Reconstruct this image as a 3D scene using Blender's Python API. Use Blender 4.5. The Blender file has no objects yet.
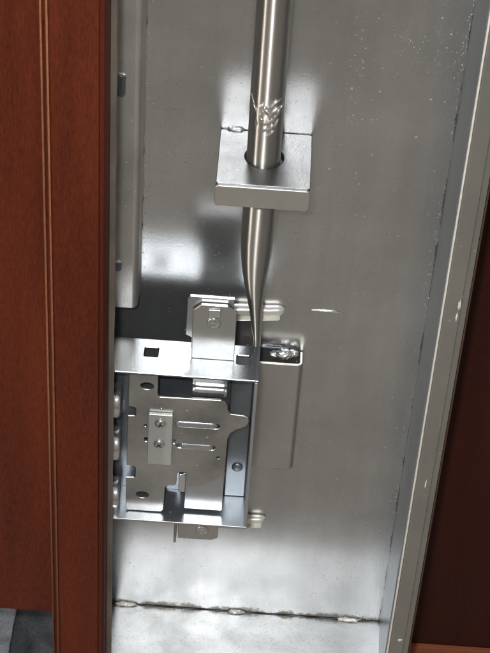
import bpy, bmesh, math, random
from math import radians, sin, cos, pi
from mathutils import Vector, Matrix, noise
from mathutils.geometry import tessellate_polygon

random.seed(7)
sc = bpy.context.scene
C = sc.collection

# ------------------------------------------------------------------ camera
PITCH, ROLL, DIST = radians(42), radians(4.05), .88
cd = bpy.data.cameras.new('camera')
cam = bpy.data.objects.new('camera', cd); C.objects.link(cam)
cd.sensor_fit = 'VERTICAL'; cd.sensor_height = 36
cd.lens = 1935.0 / 653.0 * 36
cd.clip_start = .02; cd.clip_end = 60
cpos = Vector((0, -DIST*cos(PITCH), DIST*sin(PITCH)))
rot = Matrix.Rotation(radians(90)-PITCH, 4, 'X') @ Matrix.Rotation(ROLL, 4, 'Z')
cam.matrix_world = Matrix.Translation(cpos) @ rot
sc.camera = cam

# ------------------------------------------------------------------ room light
w = bpy.data.worlds.new('World'); sc.world = w; w.use_nodes = True
nt = w.node_tree; bg = nt.nodes['Background']
tc = nt.nodes.new('ShaderNodeTexCoord'); sep = nt.nodes.new('ShaderNodeSeparateXYZ')
nt.links.new(tc.outputs['Generated'], sep.inputs[0])
rp = nt.nodes.new('ShaderNodeValToRGB')
mr = nt.nodes.new('ShaderNodeMapRange'); mr.inputs[1].default_value = -1; mr.inputs[2].default_value = 1
nt.links.new(sep.outputs['Z'], mr.inputs[0]); nt.links.new(mr.outputs[0], rp.inputs[0])
e = rp.color_ramp.elements
e[0].position = 0; e[0].color = (.20, .18, .155, 1)
e[1].position = 1; e[1].color = (.34, .36, .38, 1)
m = rp.color_ramp.elements.new(.5); m.color = (.20, .185, .165, 1)
nt.links.new(rp.outputs[0], bg.inputs[0]); bg.inputs[1].default_value = 1.0

# the camera's flash, a small lit window beside the lens
ld = bpy.data.lights.new('camera_flash', 'AREA'); ld.shape = 'RECTANGLE'; ld.size = .035; ld.size_y = .02
ld.energy = 4.2; ld.color = (.96, .98, 1)
fl = bpy.data.objects.new('camera_flash', ld); C.objects.link(fl)
fpos = cpos + rot.to_3x3() @ Vector((-.035, .03, 0))
fl.matrix_world = Matrix.Translation(fpos) @ rot

sc.view_settings.view_transform = 'Standard'; sc.view_settings.look = 'None'
sc.view_settings.exposure = 0; sc.view_settings.gamma = 1
sc.render.engine = 'CYCLES'
sc.render.resolution_x = 768; sc.render.resolution_y = 1024
sc.cycles.max_bounces = 10; sc.cycles.glossy_bounces = 8
sc.cycles.caustics_reflective = True; sc.cycles.blur_glossy = 0
sc.cycles.sample_clamp_indirect = 0

# unseen side light, added at the left for the rod's bright stripe
wl = bpy.data.lights.new('added_side_light', 'AREA'); wl.shape = 'RECTANGLE'; wl.size = .05; wl.size_y = .9
wl.energy = 7; wl.color = (1, .95, .86)
wo = bpy.data.objects.new('added_side_light', wl); C.objects.link(wo)
wp = Vector((-1.15, -.95, .45)); wo.location = wp
wo.rotation_euler = (Vector((0, 0, .05))-wp).to_track_quat('-Z', 'Y').to_euler()

# ------------------------------------------------------------------ materials
def newmat(name):
    m = bpy.data.materials.new(name); m.use_nodes = True
    n = m.node_tree; return m, n, n.nodes['Principled BSDF']

def coords(n, sx=1, sy=1, sz=1):
    t = n.nodes.new('ShaderNodeTexCoord'); mp = n.nodes.new('ShaderNodeMapping')
    mp.inputs['Scale'].default_value = (sx, sy, sz)
    n.links.new(t.outputs['Object'], mp.inputs[0]); return mp.outputs[0]

def noise_n(n, vec, scale, detail=4, rough=.5):
    t = n.nodes.new('ShaderNodeTexNoise'); t.inputs['Scale'].default_value = scale
    t.inputs['Detail'].default_value = detail; t.inputs['Roughness'].default_value = rough
    n.links.new(vec, t.inputs['Vector']); return t.outputs['Fac']

def ramp(n, fac, stops):
    r = n.nodes.new('ShaderNodeValToRGB'); el = r.color_ramp.elements
    while len(el) < len(stops): el.new(.5)
    for i, (p, c) in enumerate(stops):
        el[i].position = p; el[i].color = (c, c, c, 1) if not isinstance(c, tuple) else (*c, 1)
    n.links.new(fac, r.inputs[0]); return r.outputs[0]

def mathn(n, op, a, b):
    t = n.nodes.new('ShaderNodeMath'); t.operation = op
    for i, v in enumerate((a, b)):
        if isinstance(v, (int, float)): t.inputs[i].default_value = v
        else: n.links.new(v, t.inputs[i])
    return t.outputs[0]

def mixc(n, fac, a, b):
    t = n.nodes.new('ShaderNodeMix'); t.data_type = 'RGBA'
    if isinstance(fac, (int, float)): t.inputs[0].default_value = fac
    else: n.links.new(fac, t.inputs[0])
    for i, v in ((6, a), (7, b)):
        if isinstance(v, tuple): t.inputs[i].default_value = (*v, 1)
        else: n.links.new(v, t.inputs[i])
    return t.outputs[2]

def metal(name, col, rough, rvar=.06, dust=0.0, bump=.15, metallic=.92, stain=.12, bscale=900, streak=None, aniso=0, grain=0, drops=0, grime_and_shade=False):
    m, n, b = newmat(name)
    v = coords(n); big = noise_n(n, v, 22, 5, .6)
    vs = coords(n, *(streak or (1, 1, 1)))
    fine = noise_n(n, vs, bscale, 3, .7)
    dark = tuple(c*(1-stain) for c in col); lite = tuple(min(1, c*(1+stain*.6)) for c in col)
    c = mixc(n, ramp(n, big, [(.3, 0.0), (.7, 1.0)]), dark, lite)
    met = None
    if dust > 0:
        # scattered pale specks and tiny spatter left on the sheet
        vo = n.nodes.new('ShaderNodeTexVoronoi'); vo.inputs['Scale'].default_value = 520
        n.links.new(v, vo.inputs['Vector'])
        rnd = n.nodes.new('ShaderNodeSeparateColor'); n.links.new(vo.outputs['Color'], rnd.inputs[0])
        size = mathn(n, 'MULTIPLY', mathn(n, 'POWER', rnd.outputs[0], 14.0), .30)
        sp = mathn(n, 'LESS_THAN', vo.outputs['Distance'], size)
        area = ramp(n, noise_n(n, v, 9, 3), [(.35, .25), (.62, 1.0)])
        sp = mathn(n, 'MULTIPLY', sp, mathn(n, 'MULTIPLY', area, dust))
        c = mixc(n, sp, c, (.62, .62, .6))
        met = mathn(n, 'SUBTRACT', metallic, mathn(n, 'MULTIPLY', sp, .8))
        n.links.new(met, b.inputs['Metallic'])
    else:
        b.inputs['Metallic'].default_value = metallic
    n.links.new(c, b.inputs['Base Color'])
    if grain:
        sm = noise_n(n, coords(n, 30, 30, 3), 2, 5, .65)
        ml = n.nodes.new('ShaderNodeMix'); ml.data_type = 'RGBA'; ml.blend_type = 'MULTIPLY'; ml.inputs[0].default_value = .5
        n.links.new(c, ml.inputs[6]); n.links.new(ramp(n, sm, [(.3, .72), (.7, 1.0)]), ml.inputs[7]); c = ml.outputs[2]
        rl = noise_n(n, coords(n, 14, 14, 1500), 1, 3, .6)      # rolling lines
        m3 = n.nodes.new('ShaderNodeMix'); m3.data_type = 'RGBA'; m3.blend_type = 'MULTIPLY'; m3.inputs[0].default_value = .14
        n.links.new(c, m3.inputs[6]); n.links.new(ramp(n, rl, [(.3, .78), (.7, 1.0)]), m3.inputs[7]); c = m3.outputs[2]
    if grime_and_shade:   # soot and dirt caught along the welded joints
        sx = n.nodes.new('ShaderNodeSeparateXYZ'); n.links.new(v, sx.inputs[0])
        def near(out, at, width):
            d = mathn(n, 'ABSOLUTE', mathn(n, 'SUBTRACT', out, at), 0)
            return mathn(n, 'MAXIMUM', mathn(n, 'SUBTRACT', 1.0, mathn(n, 'DIVIDE', d, width)), 0)
        mz = mathn(n, 'MULTIPLY', near(sx.outputs[2], -.2005, .0075), 1.0)
        my = near(sx.outputs[0], .082, .003)
        mt = mathn(n, 'MAXIMUM', mz, my)
        mt = mathn(n, 'MULTIPLY', mt, ramp(n, noise_n(n, v, 70, 4, .7), [(.3, .25), (.65, 1.15)]))
        yy = near(sx.outputs[1], 0.0, .006)
        mt = mathn(n, 'MULTIPLY', mt, yy)
        st_ = mathn(n, 'GREATER_THAN', mathn(n, 'ADD', mathn(n, 'MULTIPLY', mt, .62), mathn(n, 'MULTIPLY', noise_n(n, v, 1700, 3, .7), .55)), .60)
        c = mixc(n, mathn(n, 'MULTIPLY', st_, .8), c, (.16, .15, .13))
    if grain:   # fine dark spangle of the zinc coat
        gr = noise_n(n, v, 1500, 2, .6)
        g2 = ramp(n, gr, [(.30, .15), (.42, 1.0)])
        mm = n.nodes.new('ShaderNodeMix'); mm.data_type = 'RGBA'; mm.blend_type = 'MULTIPLY'; mm.inputs[0].default_value = grain*2
        n.links.new(c, mm.inputs[6]); n.links.new(g2, mm.inputs[7]); c = mm.outputs[2]
        n.links.new(c, b.inputs['Base Color'])
    if aniso:
        b.inputs['Anisotropic'].default_value = aniso; b.inputs['Anisotropic Rotation'].default_value = .25
        tg = n.nodes.new('ShaderNodeTangent'); tg.direction_type = 'RADIAL'; tg.axis = 'Z'
        n.links.new(tg.outputs[0], b.inputs['Tangent'])
    r = mathn(n, 'ADD', mathn(n, 'MULTIPLY', mathn(n, 'SUBTRACT', noise_n(n, v, 60, 6, .7), .5), rvar*4), rough)
    n.links.new(r, b.inputs['Roughness'])
    bp = n.nodes.new('ShaderNodeBump'); bp.inputs['Strength'].default_value = bump
    bp.inputs['Distance'].default_value = .0004
    n.links.new(fine, bp.inputs['Height'])
    last = bp
    if drops:   # droplets and pimples frozen in the zinc, sparse, in drifts
        vo2 = n.nodes.new('ShaderNodeTexVoronoi'); vo2.inputs['Scale'].default_value = 800
        n.links.new(v, vo2.inputs['Vector'])
        s2 = n.nodes.new('ShaderNodeSeparateColor'); n.links.new(vo2.outputs['Color'], s2.inputs[0])
        rad = mathn(n, 'MULTIPLY', mathn(n, 'POWER', s2.outputs[1], 9.0), .34)
        rad = mathn(n, 'MULTIPLY', rad, ramp(n, noise_n(n, v, 17, 4), [(.42, .25), (.66, 1.0)]))
        hgt = mathn(n, 'MAXIMUM', mathn(n, 'SUBTRACT', rad, vo2.outputs['Distance']), 0.0)
        b2 = n.nodes.new('ShaderNodeBump'); b2.inputs['Strength'].default_value = min(1, .9*drops)
        b2.inputs['Distance'].default_value = .0008
        n.links.new(hgt, b2.inputs['Height']); n.links.new(bp.outputs[0], b2.inputs['Normal']); last = b2
    n.links.new(last.outputs[0], b.inputs['Normal'])
    return m

def wood(name, c1, c2, rough=.42, coat=.15, horiz=False):
    m, n, b = newmat(name)
    s = (30, 160, 160) if horiz else (160, 160, 30)
    v = coords(n, *s); g = noise_n(n, v, 9, 6, .8)
    v2 = coords(n, *((2, 20, 20) if horiz else (20, 20, 2))); g2 = noise_n(n, v2, 3, 3)
    f = mathn(n, 'ADD', mathn(n, 'MULTIPLY', g, .6), mathn(n, 'MULTIPLY', g2, .4))
    c = mixc(n, ramp(n, f, [(.36, 0.0), (.64, 1.0)]), c1, c2)
    po = noise_n(n, coords(n, *((90, 900, 900) if horiz else (900, 900, 90))), 1.4, 3, .7)      # pores
    m4 = n.nodes.new('ShaderNodeMix'); m4.data_type = 'RGBA'; m4.blend_type = 'MULTIPLY'; m4.inputs[0].default_value = .45
    n.links.new(c, m4.inputs[6]); n.links.new(ramp(n, po, [(.32, .45), (.46, 1.0)]), m4.inputs[7]); c = m4.outputs[2]
    n.links.new(c, b.inputs['Base Color']); b.inputs['Roughness'].default_value = rough
    b.inputs['Specular IOR Level'].default_value = .14
    b.inputs['Coat Weight'].default_value = coat*.1; b.inputs['Coat Roughness'].default_value = .25
    bp = n.nodes.new('ShaderNodeBump'); bp.inputs['Strength'].default_value = .12; bp.inputs['Distance'].default_value = .0004
    n.links.new(g, bp.inputs['Height']); n.links.new(bp.outputs[0], b.inputs['Normal'])
    return m

def matte(name, c1, c2, scale=200, rough=.9, bump=.4):
    m, n, b = newmat(name); v = coords(n); f = noise_n(n, v, scale, 5, .65)
    n.links.new(mixc(n, ramp(n, f, [(.35, 0.0), (.65, 1.0)]), c1, c2), b.inputs['Base Color'])
    b.inputs['Roughness'].default_value = rough
    bp = n.nodes.new('ShaderNodeBump'); bp.inputs['Strength'].default_value = bump; bp.inputs['Distance'].default_value = .0005
    n.links.new(f, bp.inputs['Height']); n.links.new(bp.outputs[0], b.inputs['Normal'])
    return m

M = {}
M['sheet'] = metal('galvanised_sheet', (.64, .635, .62), .25, .022, .5, .10, grain=.15, drops=1, grime_and_shade=True)
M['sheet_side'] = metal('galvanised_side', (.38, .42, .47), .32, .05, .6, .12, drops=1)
M['flange'] = metal('dull_flange', (.44, .425, .39), .42, .05, .4, .15, .85)
M['bracket'] = metal('bracket_steel', (.23, .232, .236), .36, .06, .5, .25, drops=1)
M['rod'] = metal('drawn_tube', (.64, .60, .545), .42, .02, 0, .05, .97, .10, 500, (4, 4, .15), aniso=1)
M['strip'] = metal('pale_strip_steel', (.66, .62, .57), .36, .06, .5, .2, .82, .2, drops=.5)
M['ledge'] = metal('ledge_zinc', (.40, .41, .415), .36, .05, .5, .12, .9, .15, grain=.2, drops=1, grime_and_shade=True)
M['scar'] = metal('bright_scar', (.85, .83, .8), .22, .05, 0, .3)
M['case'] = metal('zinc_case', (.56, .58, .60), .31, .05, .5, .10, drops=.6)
M['plate'] = metal('stained_plate', (.50, .49, .47), .34, .08, .6, .25, .9, .5, drops=.5)
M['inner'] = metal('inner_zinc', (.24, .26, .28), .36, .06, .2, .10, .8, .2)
M['bar'] = metal('pale_bar_zinc', (.84, .81, .74), .36, .05, 0, .2, .45)
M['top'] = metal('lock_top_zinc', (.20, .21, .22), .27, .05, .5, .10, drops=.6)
M['edge_steel'] = metal('browned_edge_steel', (.34, .29, .24), .5, .05, .3, .3, .8, .3)
M['support'] = metal('support_zinc', (.60, .575, .535), .40, .05, .4, .15, .88)
M['tab'] = metal('tab_zinc', (.60, .59, .57), .31, .05, .3, .12, drops=.4)
M['zinc'] = metal('bright_zinc', (.74, .74, .72), .2, .04, 0, .06)
M['dull_zinc'] = metal('dull_zinc', (.62, .63, .60), .45, .05, 0, .1, .7)
M['weld'] = metal('weld_metal', (.70, .69, .66), .42, .08, 0, .4, .9, .3, 500)
M['highlight_filler'] = matte('pale_highlight_filler', (.66, .61, .54), (.82, .77, .70), 400, .5, .2)  # filler spots, and the painted highlight along the flange bend
M['dark_steel'] = metal('dark_steel', (.20, .21, .23), .4, .05, 0, .2)
M['wood'] = wood('mahogany', (.062, .0125, .0060), (.148, .0285, .0105))
M['wood_edge'] = wood('lacquer_edge_highlight', (.17, .055, .026), (.36, .155, .08), .4, .4)  # lighter wood tone that paints the highlight on rounded edges
M['cut_wood'] = wood('cut_mahogany', (.060, .013, .007), (.110, .022, .011))
M['grime_and_shade'] = matte('gap_shade_black', (.008, .008, .008), (.02, .019, .018), 900, .6)  # near-black colour for the shaded gap around the rod
M['mdf'] = matte('cut_board_edge', (.050, .022, .012), (.085, .040, .022), 900, .85)
M['dark_wood'] = wood('dark_mahogany', (.030, .0078, .0052), (.070, .0160, .0100), .45, .1)
M['bead_wood'] = wood('orange_mahogany', (.22, .06, .026), (.30, .09, .04), .4, .2, True)
M['floor'] = matte('stone_floor', (.26, .235, .205), (.34, .31, .27), 60, .6, .1)
M['cloth_dark'] = matte('charcoal_cloth', (.045, .047, .05), (.09, .092, .10), 700, .95)
M['cloth_light'] = matte('pale_grey_cloth', (.16, .165, .18), (.27, .28, .30), 700, .95)

# ------------------------------------------------------------------ helpers (all lengths in millimetres)
K = .001
def thing(name, label, cat, loc=(0, 0, 0), group=None):
    o = bpy.data.objects.new(name, None); C.objects.link(o); o.empty_display_size = .01
    o.location = Vector(loc)*K; o['label'] = label; o['category'] = cat
    if group: o['group'] = group
    bpy.context.view_layer.update()
    return o

def link(name, bm, mat, parent=None, bevel=0, smooth=False, seg=2):
    bmesh.ops.recalc_face_normals(bm, faces=bm.faces)
    me = bpy.data.meshes.new(name); bm.to_mesh(me); bm.free()
    for v in me.vertices: v.co *= K
    me.materials.append(M[mat])
    o = bpy.data.objects.new(name, me); C.objects.link(o)
    if smooth:
        for p in me.polygons: p.use_smooth = True
    if bevel:
        b = o.modifiers.new('bevel', 'BEVEL'); b.width = bevel*K; b.segments = seg; b.limit_method = 'ANGLE'
        b.angle_limit = radians(35); b.harden_normals = False
        for p in me.polygons: p.use_smooth = True
        ws = o.modifiers.new('wn', 'WEIGHTED_NORMAL'); ws.keep_sharp = True
    if parent:
        o.parent = parent; o.matrix_parent_inverse = parent.matrix_world.inverted()
    bpy.context.view_layer.update()
    return o

def box(bm, x0, x1, y0, y1, z0, z1):
    vs = [bm.verts.new((x, y, z)) for x in (x0, x1) for y in (y0, y1) for z in (z0, z1)]
    for f in ((0,1,3,2),(4,6,7,5),(0,4,5,1),(2,3,7,6),(0,2,6,4),(1,5,7,3)):
        bm.faces.new([vs[i] for i in f])

def inset(l, b, hole):
    """move a closed 2D loop b inward (a hole: outward)"""
    n = len(l); area = sum(l[i][0]*l[(i+1) % n][1]-l[(i+1) % n][0]*l[i][1] for i in range(n))
    s = (1 if area > 0 else -1)*(-1 if hole else 1); o = []
    for i in range(n):
        p0, p1, p2 = Vector(l[i-1]), Vector(l[i]), Vector(l[(i+1) % n])
        d1 = (p1-p0).normalized(); d2 = (p2-p1).normalized()
        n1 = Vector((-d1.y, d1.x))*s; n2 = Vector((-d2.y, d2.x))*s; m = n1+n2
        m = m/max(m.dot(n1), .6) if m.length > 1e-6 else n1
        o.append(tuple(p1+m*b))
    return o

def prism(bm, outer, holes, a, b, axis='Y', ch=.22):
    """2D outline with holes, extruded from a to b along axis, edges chamfered by ch. 2D = (x,z) for Y, (x,y) for Z, (y,z) for X"""
    loops = [outer] + list(holes)
    def P(p, h):
        return {'Y': (p[0], h, p[1]), 'Z': (p[0], p[1], h), 'X': (h, p[0], p[1])}[axis]
    ins = [inset(l, ch, k > 0) for k, l in enumerate(loops)]
    tri = tessellate_polygon([[Vector((p[0], p[1], 0)) for p in l] for l in ins])
    flat = [p for l in loops for p in l]; fi = [p for l in ins for p in l]
    sg = 1 if b > a else -1
    lv = [[bm.verts.new(P(p, h)) for p in q] for q, h in ((fi, a), (flat, a+ch*sg), (flat, b-ch*sg), (fi, b))]
    for t in tri:
        try:
            bm.faces.new([lv[0][i] for i in t]); bm.faces.new([lv[3][i] for i in reversed(t)])
        except ValueError: pass
    k = 0
    for l in loops:
        n = len(l)
        for i in range(n):
            j = (i+1) % n
            for u, v in zip(lv, lv[1:]):
                bm.faces.new((u[k+i], u[k+j], v[k+j], v[k+i]))
        k += n

def circ(cx, cy, rx, ry=None, n=32, a0=0, a1=2*pi):
    ry = ry or rx
    return [(cx+rx*cos(a0+(a1-a0)*i/n), cy+ry*sin(a0+(a1-a0)*i/n)) for i in range(n)]

def rrect(x0, x1, y0, y1, r, n=5):
    o = []
    for cx, cy, a in ((x1-r, y1-r, 0), (x0+r, y1-r, pi/2), (x0+r, y0+r, pi), (x1-r, y0+r, 1.5*pi)):
        for i in range(n+1):
            t = a + pi/2*i/n; o.append((cx+r*cos(t), cy+r*sin(t)))
    return o

def loft(bm, rings, cap=True):
    vr = [[bm.verts.new(p) for p in r] for r in rings]
    n = len(rings[0])
    for a, b in zip(vr, vr[1:]):
        for i in range(n):
            bm.faces.new((a[i], a[(i+1) % n], b[(i+1) % n], b[i]))
    if cap:
        bm.faces.new(vr[0]); bm.faces.new(list(reversed(vr[-1])))

def blob(bm, cx, cy, cz, rx, ry, rz, seed, amp=.25, n=20):
    """lumpy weld bead"""
    r = bmesh.ops.create_icosphere(bm, subdivisions=4, radius=1)
    for v in r['verts']:
        d = v.co.normalized()
        k = 1 + amp*noise.noise(d*2.2+Vector((seed*7.1, 0, 0))) + amp*.5*noise.noise(d*6+Vector((0, seed*3.3, 0)))
        v.co = Vector((cx+rx*d.x*k, cy+ry*d.y*k, cz+rz*d.z*k))

def sheet_profile(bm, pts, t, z0, z1, seg=6):
    """open polyline in (x,y), given thickness t, extruded in z"""
    n = len(pts); off = []
    for i in range(n):
        a = Vector(pts[max(i-1, 0)]); b = Vector(pts[min(i+1, n-1)])
        d = (b-a).normalized(); off.append((pts[i][0]-d.y*t, pts[i][1]+d.x*t))
    ring = list(pts)+list(reversed(off))
    lo = [bm.verts.new((x, y, z0)) for x, y in ring]; hi = [bm.verts.new((x, y, z1)) for x, y in ring]
    m_ = len(ring)
    for i in range(m_):
        bm.faces.new((lo[i], lo[(i+1) % m_], hi[(i+1) % m_], hi[i]))
    for i in range(n-1):
        q = (i, i+1, m_-2-i, m_-1-i)
        bm.faces.new([hi[k] for k in q]); bm.faces.new([lo[k] for k in reversed(q)])

def arc(cx, cy, r, a0, a1, n=6):
    return [(cx+r*cos(a0+(a1-a0)*i/n), cy+r*sin(a0+(a1-a0)*i/n)) for i in range(n+1)]

ZT, ZB, ZL = 420, -259, -201      # top of what is built, floor side, ledge of the casing

# ------------------------------------------------------------------ setting
bm = bmesh.new(); box(bm, -3000, 3000, -3000, 3000, -262, -260)
fo = link('floor', bm, 'floor'); fo['kind'] = 'structure'

# ------------------------------------------------------------------ steel door casing
cs = thing('steel_door_casing', 'open galvanised steel door casing, a shiny grey channel with welds, holding the rod and lock', 'door casing', (8, 0, ZB))
bm = bmesh.new(); N = 60
g = {}
xs = [-68+150.5*i/30 for i in range(31)]; zs = [ZB+(ZT-ZB)*i/120 for i in range(121)]
for i, x in enumerate(xs):
    for j, z in enumerate(zs):
        y = .22*noise.noise(Vector((x*.018, 3.1, z*.014))) + .05*noise.noise(Vector((x*.07, 9, z*.05)))
        g[i, j] = (bm.verts.new((x, y, z)), bm.verts.new((x, 1.4+y, z)))
for i in range(30):
    for j in range(120):
        for s in (0, 1):
            q = (g[i, j][s], g[i+1, j][s], g[i+1, j+1][s], g[i, j+1][s]); bm.faces.new(q)
for i in range(30):
    for j in (0, 120): bm.faces.new((g[i, j][0], g[i+1, j][0], g[i+1, j][1], g[i, j][1]))
for j in range(120):
    for i in (0, 30): bm.faces.new((g[i, j][0], g[i, j+1][0], g[i, j+1][1], g[i, j][1]))
back = link('back_plate', bm, 'sheet', cs, smooth=True)
m_ = back.modifiers.new('es', 'EDGE_SPLIT'); m_.split_angle = radians(40)
# right wall folding into the front flange, one bent sheet
bm = bmesh.new()
sheet_profile(bm, [(82.2, -.3), (81.3, -48.2)], -1.1, ZB, ZT)
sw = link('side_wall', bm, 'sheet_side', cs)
bm = bmesh.new()
sheet_profile(bm, [(81.35, -48.2)] + arc(82.5, -48.4, 1.2, pi, 1.5*pi, 6)[1:] + [(88.4, -49.6), (88.8, -48.9), (91.2, -48.7)], .9, ZB, ZT)
link('front_flange', bm, 'flange', cs, smooth=False)
bm = bmesh.new()
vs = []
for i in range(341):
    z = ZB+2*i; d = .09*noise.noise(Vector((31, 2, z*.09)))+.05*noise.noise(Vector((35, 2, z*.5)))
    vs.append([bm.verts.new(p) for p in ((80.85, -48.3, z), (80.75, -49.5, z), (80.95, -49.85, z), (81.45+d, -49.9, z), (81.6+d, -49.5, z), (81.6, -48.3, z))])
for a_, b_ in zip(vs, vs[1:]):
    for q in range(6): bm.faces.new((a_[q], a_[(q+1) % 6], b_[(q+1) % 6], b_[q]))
link('edge_highlight', bm, 'highlight_filler', cs, smooth=False)  # pale strip painting the bright highlight of the bend
bm = bmesh.new(); sheet_profile(bm, [(-68, -49), (-68, -.3)], 1.2, ZB, ZT)
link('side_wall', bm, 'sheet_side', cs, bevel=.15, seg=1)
bm = bmesh.new(); vs = []
for i in range(341):
    z = ZB+2*i; d = .12*noise.noise(Vector((1, 2, z*.8)))+.25*noise.noise(Vector((5, 2, z*.05)))
    vs.append([bm.verts.new(p) for p in ((-66.7, -50.2, z), (-55.4+d, -50.2, z), (-54.9+d, -49.9, z), (-54.9+d, -49.1, z), (-66.7, -49.1, z))])
for a_, b_ in zip(vs, vs[1:]):
    for q in range(5): bm.faces.new((a_[q], a_[(q+1) % 5], b_[(q+1) % 5], b_[q]))
link('front_flange', bm, 'edge_steel', cs, bevel=0)
# weld spatter thrown along the inner corners
def spatter(name, n, fx, fz, seed):
    rnd = random.Random(seed); bm = bmesh.new()
    for k in range(n):
        x, z = fx(rnd), fz(rnd); r_ = rnd.uniform(.10, .32)
        g = bmesh.ops.create_icosphere(bm, subdivisions=1, radius=1)
        sx, sz = rnd.uniform(.6, 1.2), rnd.uniform(.7, 2.2)
        for v in g['verts']: v.co = Vector((x+v.co.x*r_*sx, -.05+v.co.y*r_*.6, z+v.co.z*r_*sz))
    o = link(name, bm, 'weld', cs, smooth=True); return o
spatter('weld_spatter', 170, lambda q: 80.8-abs(q.gauss(0, 1.3)), lambda q: q.choice((q.gauss(130, 40), q.gauss(160, 15), q.gauss(-105, 28), q.gauss(20, 60))), 3)
spatter('weld_spatter', 90, lambda q: -48.3+abs(q.gauss(0, 1.4)), lambda q: q.uniform(20, 190), 4)
spatter('weld_spatter', 60, lambda q: q.uniform(55, 81), lambda q: ZL+.5+abs(q.gauss(0, 2.2)), 5)
# bottom ledge
bm = bmesh.new(); box(bm, -66.7, 82, -48, -.5, ZL-1.6, ZL)
lg = link('bottom_ledge', bm, 'ledge', cs, bevel=.3)
for k, (x, l) in enumerate(((-52, 5.5), (6, 4.2), (65, 5.5))):
    bm = bmesh.new(); blob(bm, x, -.6, ZL+.5, l, 1.3, 1.1, k+1, .35)
    link('weld_bead', bm, 'bar', lg, smooth=True)
# scorched seam line: thin dark filler in the joint
bm = bmesh.new()
rings = []
for i in range(61):
    x = -66+148*i/60; r = .02+.30*max(0, noise.noise(Vector((x*.12, 0, 5)))+.25); c = (x, -.35, ZL+.25)
    rings.append([(x, -.35+r*cos(a)*1.2, ZL+.2+r*sin(a)) for a in [2*pi*q/8 for q in range(8)]])
loft(bm, rings); link('seam', bm, 'dark_steel', lg, smooth=True)
# left stiffening strip: Z-shaped flat sheet standing 12 mm off the back
bm = bmesh.new()
sheet_profile(bm, [(-66.2, -12), (-51, -12)]+arc(-51, -10.6, 1.4, -pi/2, 0, 5)[1:]+[(-49.0, -.4)], -1.3, 18, ZT)
st = link('stiffening_strip', bm, 'strip', cs, bevel=.25)
for (x, z, h, sd) in ((-56.3, 137.5, 5.5, 3), (-57.0, 42, 2.6, 5)):
    bm = bmesh.new(); prism(bm, [(x-2.0, z-h), (x+.6, z-h-.6), (x+1.7, z-h*.8), (x+1.9, z+h*.9), (x-.4, z+h*.7), (x-2.0, z+h)] , [], -13.4, -11.8); link('weld_tab', bm, 'inner', st)
    bm = bmesh.new(); blob(bm, x-.2, -12.8, z+h, 2.0, .8, .8, sd, .4); link('weld_tack', bm, 'bar', st, smooth=True)
for (x, z, rx, rz, sd) in ((-49.0, 95, .8, 2.2, 31), (-48.8, 70, .7, 1.6, 32), (-48.9, 160, .8, 2.6, 33), (-48.9, 55, .9, 2.0, 34)):
    bm = bmesh.new(); blob(bm, x+.6, -.6, z, rx, .8, rz, sd, .4); link('weld_tack', bm, 'dark_steel', st, smooth=True)
# white paint drips on flange
for (x, z, rx, rz, sd) in ((87.8, 65, .6, 2.4, 11), (87.4, 58, .4, 2.4, 12), (86.2, -43, .35, 2.2, 13), (86.4, -154, .9, .9, 14)):
    bm = bmesh.new(); blob(bm, x, -49.55, z, rx, .3, rz, sd, .6); link('filler_spot', bm, 'highlight_filler', cs, smooth=True)
bm = bmesh.new(); blob(bm, 36.5, -.1, 12.8, 5.8, .35, .75, 17, .5); link('scratch', bm, 'scar', cs, smooth=True)
# guide bracket
bm = bmesh.new()
prism(bm, rrect(-15.8, 22.3, -37.0, -.5, 1.0), [circ(3.0, -17.7, 8.1, n=48)], 106.6, 110, 'Z')
gb = link('guide_bracket', bm, 'bracket', cs)
bm = bmesh.new(); rings = []
for (rr, z) in ((8.09, 106.7), (8.09, 109.75), (7.85, 109.7), (7.85, 106.7)): rings.append([(3.0+rr*cos(2*pi*q/48), -17.7+rr*sin(2*pi*q/48), z) for q in range(48)])
rings.append(rings[0]); loft(bm, rings, cap=False); link('gap_shade_ring', bm, 'grime_and_shade', gb, smooth=True)  # black ring standing in for the shade in the hole's gap
bm = bmesh.new()
prism(bm, rrect(-16.1, 22.4, 99.0, 109.2, 1.6), [], -37.9, -35.0, 'Y')
link('front_lip', bm, 'support', gb)
bm = bmesh.new(); blob(bm, 19.5, -.2, 110.0, 3.2, .25, .3, 21, .35); blob(bm, -13.6, -.2, 110.0, 1.6, .25, .3, 22, .35)
link('weld_bead', bm, 'dark_steel', gb, smooth=True)
bm = bmesh.new(); blob(bm, -9.5, -.4, 110.3, 3.4, .9, .9, 51, .35); link('weld_bead', bm, 'weld', gb, smooth=True)
# support box under the lock's right side: bent sheet, open at the top
bm = bmesh.new()
pts = [(-2, -8.6)] + [(25.0, -8.6)] + arc(25.0, -7.6, 1.0, -pi/2, 0, 6)[1:] + [(26.0, -.4)]
sheet_profile(bm, pts, -1.5, -80.8, -12.6)
sb = link('support_sheet', bm, 'support', cs, bevel=.35)
bm = bmesh.new(); blob(bm, 19.0, -3.0, -12.4, 4.4, 3.0, 2.4, 23, .22); blob(bm, 22.8, -2.4, -12.2, 2.6, 2.2, 1.6, 27, .2)
blob(bm, 14.4, -2.8, -13.0, 2.4, 2.0, 1.4, 29, .25)
link('weld_bead', bm, 'weld', sb, smooth=True)
bm = bmesh.new(); blob(bm, 14, -.5, -11.2, 9, .7, 1.6, 25, .5); link('weld_scorch', bm, 'dark_steel', sb, smooth=True)
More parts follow.
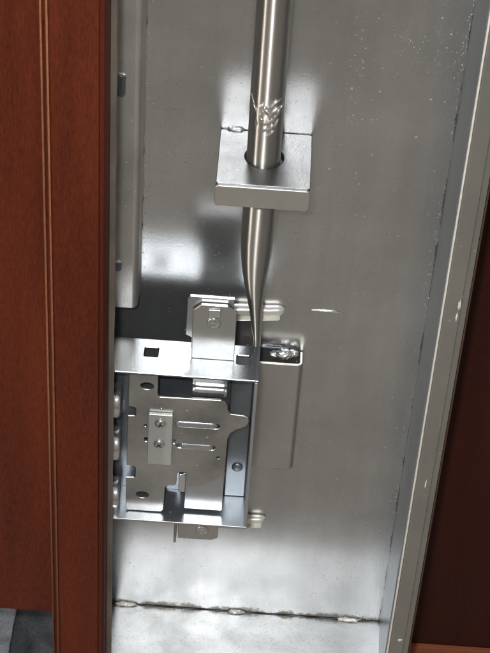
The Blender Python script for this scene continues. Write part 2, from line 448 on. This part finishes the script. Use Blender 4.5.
# two half-round mounting bars, pressed to the back plate behind the lock tabs
def half_bar(x0, x1, zc, zr, slope=.05):
    """a pressed, slightly tapering half tube with a blunt rounded end"""
    bm = bmesh.new(); rings = []
    for i in range(31):
        t = i/30; x = x0+(x1-x0)*t
        e_ = max(0, (t-.93)/.07); k = (1-.34*t)*math.sqrt(max(.12, 1-e_*e_*.9))
        z = zc+slope*(x-x0)+.25*noise.noise(Vector((x*.2, zc, 1)))
        ring = []
        for q in range(15):
            a = pi*q/14; c = cos(a); rr = 4.6*k*(sin(a)**.7)*(1-.10*math.exp(-((c-.15)/.18)**2))
            ring.append((x, -1.0-rr, z+zr*k*c))
        rings.append(ring+[(x, -.6, z-zr*k*.95), (x, -.6, z+zr*k*.95)])
    loft(bm, rings)
    o = link('mounting_bar', bm, 'bar', cs, smooth=True)
    bm = bmesh.new(); prism(bm, [(x0, zc-zr-.9), (x1-3, zc-zr+.75+slope*(x1-x0)), (x1-2, zc-zr+1.4+slope*(x1-x0)), (x0, zc-zr-.3)], [], -5.6, -.6)
    link('bar_lip', bm, 'bar', o)
    return o
half_bar(-22, 17.4, 10.6, 3.6); half_bar(-22, 17.0, -128.4, 3.3)

# ------------------------------------------------------------------ locking rod
rod = thing('locking_rod', 'round grey steel rod through the bracket, dented above it and flattened at its lower end', 'rod', (2.6, -17.2, 0))
bm = bmesh.new(); rings = []
prof = [(420, 2.3, -17.2, 7, 7), (260, 2.3, -17.2, 7, 7), (150, 2.5, -17.2, 7, 7), (110, 2.7, -17.2, 7, 7), (80, 2.6, -17.2, 7, 7), (66, 2.5, -17.1, 6.9, 7.05),
        (58, 2.5, -17, 6.55, 7.2), (50, 2.6, -16.6, 5.9, 7.4), (42, 2.9, -16.0, 5.0, 7.6), (34, 3.5, -15.3, 4.1, 7.6), (26, 4.1, -14.7, 3.2, 7.3), (18, 4.7, -14.3, 2.6, 6.9),
        (10, 5.3, -14.0, 2.15, 6.4), (4, 5.6, -14.0, 2.1, 6.0), (-14, 5.7, -14.0, 2.1, 6.0)]
def interp(z):
    for a, b in zip(prof, prof[1:]):
        if b[0] <= z <= a[0]:
            t = (a[0]-z)/(a[0]-b[0]); return [a[q]+(b[q]-a[q])*t for q in range(1, 5)]
zz = [420, 300, 200, 150] + [146-i*1.2 for i in range(22)] + [118-i*2 for i in range(19)] + [80-i*1.5 for i in range(63)]
nn = 64
for z in zz:
    cx, cy, rx, ry = interp(max(z, -14))
    ring = []
    for q in range(nn):
        a = 2*pi*q/nn; dx, dy = cos(a), sin(a)
        k = 1
        if 122 < z < 145:     # bite marks of a pipe wrench
            f = max(0, -dy)*math.exp(-((z-133.5)/6.5)**2)
            k -= .045*f*(1+noise.noise(Vector((dx*8, dy*8, z*.9)))) 
        if z < 62:            # pinched faces hollow a little
            p = min(1, (62-z)/40); k *= 1-.06*p*abs(cos(2*a))
        ring.append((cx+rx*dx*k, cy+ry*dy*k, z))
    rings.append(ring)
loft(bm, rings); rt = link('rod_tube', bm, 'rod', rod, smooth=True)
bm = bmesh.new()
def chip(x, z, w_, l, ang, h=.7, tilt=0):
    """a torn ridge lying on the tube's front surface"""
    a = radians(ang); h *= 1.25; u = Vector((cos(a), 0, sin(a))); v = Vector((-sin(a), 0, cos(a)))
    n_ = 8; rings = []
    for i in range(n_+1):
        t = i/n_-.5; c = Vector((x, 0, z))+u*l*t
        ww = w_*math.sqrt(max(.03, 1-(2*t)**4))*(1+.3*noise.noise(Vector((x*3, z*3, t*4))))
        hh = h*(1-(2*t)**2*.6)*(1+.5*noise.noise(Vector((z, x, t*5))))
        ring = []
        for (s, e_) in ((-.5, -.5), (-.42, .2), (-.1, 1), (.3, .75), (.5, -.5)):
            p = c+v*ww*s; dx = max(-6.7, min(6.7, p.x-2.6)); r = 6.9+hh*e_
            yy = -17.2-math.sqrt(max(.3, 49-dx*dx))*r/7
            ring.append((2.6+dx, yy, p.z))
        rings.append(ring)
    loft(bm, rings)
for args in ((5.2, 140.5, 1.5, 8, 32, .8), (2.0, 139.4, 1.4, 5, -20, .6), (5.8, 137.2, 1.4, 7, 35, .9), (2.6, 136.4, 1.6, 6, -35, .6), (5.6, 133.6, 1.5, 6, 40, .6),
             (3.6, 132.0, 2.2, 6.4, 30, 1.0), (4.0, 129.0, 1.6, 6, 33, .8), (4.6, 126.2, 1.3, 4.4, 38, .6), (.4, 137.5, 1.0, 4, -60, .5), (7.6, 136.5, 1.1, 6, 60, .5),
             (.8, 133.5, 1.0, 4, -55, .5), (-3.2, 140, .9, 9, -68, .9), (7.0, 131, .8, 4, 70, .4)):
    chip(*args)
bmesh.ops.recalc_face_normals(bm, faces=bm.faces)
link('bite_marks', bm, 'scar', rt, smooth=False)

# ------------------------------------------------------------------ lock
YB, YF, LT, LBt = -21.6, -43.8, 8.0, -87.6
lk = thing('lock_case', 'open zinc plated lock case with a slotted mounting plate, clamp plate and two upright tabs', 'lock', (-26, YB, LBt))
x0, x1 = -66.5, 7.5
bm = bmesh.new()
prism(bm, [(x0, YF), (x1, YF), (x1, YB), (x0+5, YB)], [rrect(-43.4, -37.2, -33.0, -27.0, .7), rrect(-2.7, 3.1, -33.9, -28.0, .7)], LT-1.3, LT, 'Z')
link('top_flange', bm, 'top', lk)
bm = bmesh.new(); box(bm, x1-1.6, x1, YF+.05, YB+.3, LBt+.9, LT-1.3)
link('side_flange', bm, 'case', lk, bevel=.3)
bm = bmesh.new(); box(bm, x0, x1-.1, YF, YB, LBt-.4, LBt+.9)
link('bottom_flange', bm, 'case', lk, bevel=.3)
bm = bmesh.new(); prism(bm, [(x0, LBt+.9), (x1-1.6, LBt+.9), (x1-1.6, LT-1.3), (x0, LT-1.3)], [circ(-.6, -20.5, 1.5, 1.2, 20)], YB-1.2, YB+.25, 'Y')
link('back_wall', bm, 'inner', lk)
# inner guide post behind the right side
bm = bmesh.new(); rings = []
for z in (-86.5, -84, -44, -20, 6.5): rings.append([(x, y, z) for x, y in rrect(-4.6, 5.6, -24.6, -22.0, .8, 3)])
loft(bm, rings); link('inner_slide', bm, 'inner', lk, smooth=False, bevel=.4)
bm = bmesh.new(); bmesh.ops.create_uvsphere(bm, u_segments=24, v_segments=12, radius=1, matrix=Matrix.Translation((1.0, -24.8, -66.5)) @ Matrix.Diagonal((2.6, 1.2, 2.6, 1)))
link('rivet', bm, 'inner', lk, smooth=True)
# mounting plate
out = [(-36.5, 5.8), (-36.4, -10), (-35.4, -11.0), (-8.4, -10.6), (-6.2, -11.6), (-5.2, -13.4), (-4.9, -16.6), (-3.6, -18.6), (2.8, -19.2), (4.3, -20.2), (4.8, -22.2), (4.3, -24.4), (3.4, -26.0),
       (-.9, -28.4), (-3.2, -30.8), (-4.2, -34.5), (-4.5, -58.2), (-11, -63.5), (-16.6, -67.2), (-19.5, -67.9), (-21.4, -67.4)] + \
      [(-21.5, -62)] + circ(-24.0, -60.6, 2.5, n=8, a0=0, a1=pi)[1:] + [(-26.5, -61), (-26.6, -66.4), (-27.6, -67.6), (-30.6, -68.0), (-31.8, -69.3), (-32.2, -84.6), (-33.4, -86.0),
       (-48.6, -86.2), (-49.8, -85.0), (-50.0, -64.0), (-46.4, -63.8), (-45.6, -63.0), (-45.6, -57.4), (-46.4, -56.4), (-49.8, -56.1), (-49.5, -24.0), (-46.7, -23.8), (-46.0, -23), (-46.0, -19.3), (-46.7, -18.5), (-49.4, -18.1), (-49.3, 5.8)]
bm = bmesh.new()
prism(bm, out, [circ(-41.3, -4.9, 3.0, 2.1, 24), circ(-42.2, -75.2, 3.0, 2.1, 24), rrect(-27.5, -8.0, -28.6, -25.6, 1.4), rrect(-27.5, -9.6, -42.3, -39.6, 1.3), rrect(-41.9, -40.35, -39.8, -37.2, .4), rrect(-28.9, -27.9, -39.9, -37.4, .3), circ(-41.6, -29.5, .7, n=10), circ(-8.0, -47.0, .8, n=12)], -38.4, -37.0, 'Y')
pl = link('mounting_plate', bm, 'plate', lk)
bm = bmesh.new(); blob(bm, -34.6, -38.4, -18.3, .7, .5, .7, 44, .1); link('dimple', bm, 'case', pl, smooth=True)
for (xa, xb, z) in ((-28, -8.8, -27.3), (-25.0, -10.2, -41.1)):
    bm = bmesh.new(); rings = []
    for i in range(13):
        t = i/12; x = xa+(xb-xa)*t; k = math.sqrt(max(.05, 1-max(0, (t-.9)/.1)**2))
        rings.append([(x, -37.3-1.5*k*sin(a), z+2.1*k*cos(a)) for a in [2*pi*q/16 for q in range(16)]])
    loft(bm, rings); link('pressed_rib', bm, 'case', pl, smooth=True)
# slide latch behind the plate, with its round topped lug
bm = bmesh.new()
lo = [(-22.6, -84.6), (-5.2, -84.6), (-4.7, -83.8), (-4.7, -52), (-14, -52), (-22.3, -58)] 
prism(bm, lo, [], -36.4, -35.0, 'Y'); 
sl = link('slide_plate', bm, 'case', lk)
bm = bmesh.new(); prism(bm, [(-25.6, -72), (-22.5, -72), (-22.4, -61.6)]+circ(-24.0, -61.6, 1.6, n=8, a0=0, a1=pi)[1:]+[(-25.6, -61.6)], [], -38.0, -35.2, 'Y')
link('lug', bm, 'zinc', sl)
# follower seen in the opening above the plate
bm = bmesh.new(); rings = []
for i in range(9):
    x = -22.4+16.6*i/8
    rings.append([(x+.8*(1-i/8), -32.0-2.6*sin(a), -11.0+3.2*cos(a)) for a in [2*pi*q/24 for q in range(24)]])
loft(bm, rings); link('follower', bm, 'zinc', lk, smooth=True)
bm = bmesh.new(); box(bm, -21.6, -6.0, -31.6, -30.4, -8.6, 6.3); link('tab_root', bm, 'case', lk, bevel=.25)
# clamp plate with two cross head screws
bm = bmesh.new(); prism(bm, rrect(-40.2, -29.2, -52.4, -20.4, .5), [], -40.2, -38.5, 'Y')
cp = link('clamp_plate', bm, 'dull_zinc', lk)
def screw(x, z, y, r, parent, ang):
    bm = bmesh.new(); rings = []
    for (k, h) in ((1, 0), (1, .45), (.93, .8), (.78, 1.15), (.5, 1.4), (.25, 1.45)):
        rings.append([(x+r*k*cos(2*pi*q/28), y-h, z+r*k*sin(2*pi*q/28)) for q in range(28)])
    loft(bm, rings); s = link('screw', bm, 'zinc', parent, smooth=True)
    bm = bmesh.new()
    for a in (ang, ang+90):
        mt = Matrix.Translation((x, y-1.36, z)) @ Matrix.Rotation(radians(a), 4, 'Y') @ Matrix.Diagonal((r*1.15, .34, r*.27, 1))
        bmesh.ops.create_cube(bm, size=1, matrix=mt)
    link('cross_slot', bm, 'dark_steel', s)
screw(-34.8, -25.6, -40.2, 2.5, cp, 20); screw(-35.0, -38.6, -40.2, 2.5, cp, 50)
# tabs above and below, each with a rivet
def tab(pts, y, back, rz, rx=-13.6):
    bm = bmesh.new(); prism(bm, pts, [], y-1.4, y, 'Y'); t = link('tab', bm, 'tab', lk)
    if back:
        bm = bmesh.new(); prism(bm, back, [], y+.5, y+2.0, 'Y'); link('backing_clip', bm, 'case', t)
    bm = bmesh.new(); rings = []
    for (k, h) in ((1, 0), (1, .3), (.86, .65), (.66, .7), (.58, .2), (.45, .25), (.3, .5)):
        rings.append([(rx+3.1*k*cos(2*pi*q/32), y-1.4-h, rz+3.1*k*sin(2*pi*q/32)) for q in range(32)])
    loft(bm, rings); link('rivet', bm, 'zinc', t, smooth=True)
    return t
t1 = tab([(-22.5, LT+.1), (-3.8, LT+.1), (-3.9, 35.6), (-8.0, 39.6), (-19.2, 39.6), (-22.8, 36.0)], -30.6, [(-25.6, 20), (-23, 18.5), (-23, 12), (-5.2, 12), (-5.2, 42.4), (-24.2, 42.4), (-25.4, 40.5)], 29.5)
bm = bmesh.new(); box(bm, -16.2, -10.8, -32.9, -32.1, 33.0, 37.6); link('raised_pad', bm, 'zinc', t1, bevel=.35)
tab([(-25.8, LBt-.5), (-6.0, LBt-.5), (-6.0, -110), (-9, -112), (-25.0, -112.2)], -29.4, None, -105.4)
bm = bmesh.new(); box(bm, -27.0, -25.9, -33.6, -26.0, -112.4, LBt-.5); link('tab_side', bm, 'plate', lk, bevel=.3)
# dead bolts at the left edge
for z in (-21, -48.5, -82):
    bm = bmesh.new(); rings = []
    for x, k in ((-66, 1), (-54.2, 1), (-53.4, .97), (-52.9, .9), (-52.7, .8)):
        rings.append([(x, -32.0+8.0*k*sin(2*pi*q/40), z+8.0*k*cos(2*pi*q/40)) for q in range(40)])
    loft(bm, rings); b_ = link('dead_bolt', bm, 'zinc', lk, smooth=True)
    m_ = b_.modifiers.new('es', 'EDGE_SPLIT'); m_.split_angle = radians(50)

# ------------------------------------------------------------------ wood at the left: the door leaf's face
wd = thing('wooden_door_leaf', 'red mahogany door leaf with a narrow vertical board, filling the left edge beside the casing', 'wooden door', (-85, -50, ZB))
bm = bmesh.new(); box(bm, -79.4, -60.2, -62, -49.6, ZB, ZT); link('board', bm, 'wood', wd, bevel=.8, seg=3)
bm = bmesh.new()
prism(bm, [(-60.1, -61.8), (-58.6, -61.4), (-57.6, -60.0), (-57.2, -49.6), (-60.1, -49.6)], [], ZB, ZT, 'Z'); link('cut_edge', bm, 'cut_wood', wd)
bm = bmesh.new(); sheet_profile(bm, arc(-78.8, -61.4, 1.0, pi*1.02, 1.42*pi, 5), -.3, ZB, ZT); link('highlight_line', bm, 'wood_edge', wd, smooth=True)  # edge highlight of the board, put in as a lighter strip
bm = bmesh.new(); prism(bm, [(-82.3, -57.4), (-79.5, -57.4), (-79.5, -50), (-82.3, -50)], [], ZB, ZT, 'Z'); link('bead', bm, 'wood', wd)
bm = bmesh.new(); sheet_profile(bm, [(-82.75, -57.0), (-82.4, -57.7), (-81.9, -57.8)], -.3, ZB, ZT); link('highlight_line', bm, 'wood_edge', wd, smooth=True)  # painted highlight on the bead's rounded edge
bm = bmesh.new(); box(bm, -260, -82.5, -54, -44, -146, ZT); link('panel', bm, 'wood', wd, bevel=.6, seg=2)

# ------------------------------------------------------------------ wood at the right
wr = thing('wood_panel', 'dark brown wooden panel right of the casing, with an orange brown foot rail', 'wood panel', (150, 0, ZB))
bm = bmesh.new(); box(bm, 91.5, 400, 0, 10, ZB, ZT); link('panel', bm, 'dark_wood', wr)
bm = bmesh.new(); box(bm, 91.5, 92.2, -48.9, -.05, ZB, ZT); link('edge_lining', bm, 'mdf', wr, bevel=.2)
bm = bmesh.new(); rings = []
for x in (92.9, 400):
    rings.append([(x, -.1, -216), (x, -2.2, -216.8), (x, -3.4, -219.5), (x, -3.8, -223.6), (x, -4.6, -224.6), (x, -8, -225), (x, -8, ZB), (x, -.1, ZB)])
loft(bm, rings); link('rail', bm, 'bead_wood', wr, bevel=.3)

# ------------------------------------------------------------------ cloths on the floor, bottom left
def cloth(name, label, mat, fn, x0, x1, y0, y1, n=70):
    bm = bmesh.new(); v = {}
    for i in range(n+1):
        for j in range(n+1):
            x = x0+(x1-x0)*i/n; y = y0+(y1-y0)*j/n
            v[i, j] = bm.verts.new((x, y, fn(x, y)))
    for i in range(n):
        for j in range(n): bm.faces.new((v[i, j], v[i+1, j], v[i+1, j+1], v[i, j+1]))
    o = link(name, bm, mat, None, smooth=True)
    s = o.modifiers.new('s', 'SOLIDIFY'); s.thickness = .0012
    o['label'] = label; o['category'] = 'cloth'
    return o
def f_dark(x, y):
    d = (x+92)*.8+(y-0)*.6
    return -252+9*noise.noise(Vector((x*.03, y*.03, 2)))+4*noise.noise(Vector((x*.09, y*.07, 7)))+7*max(0, 1-abs(d)/9)
def f_light(x, y):
    return -243+10*noise.noise(Vector((x*.04, y*.025, 12)))+3*noise.noise(Vector((x*.1, y*.1, 17)))
cloth('cloth', 'dark grey crumpled cloth lying on the floor under the wooden panel at bottom left', 'cloth_dark', f_dark, -160, -68, -60, 90)
cloth('cloth', 'light grey cloth in the very bottom left corner, lying over the dark grey one', 'cloth_light', f_light, -190, -114, -70, 60)
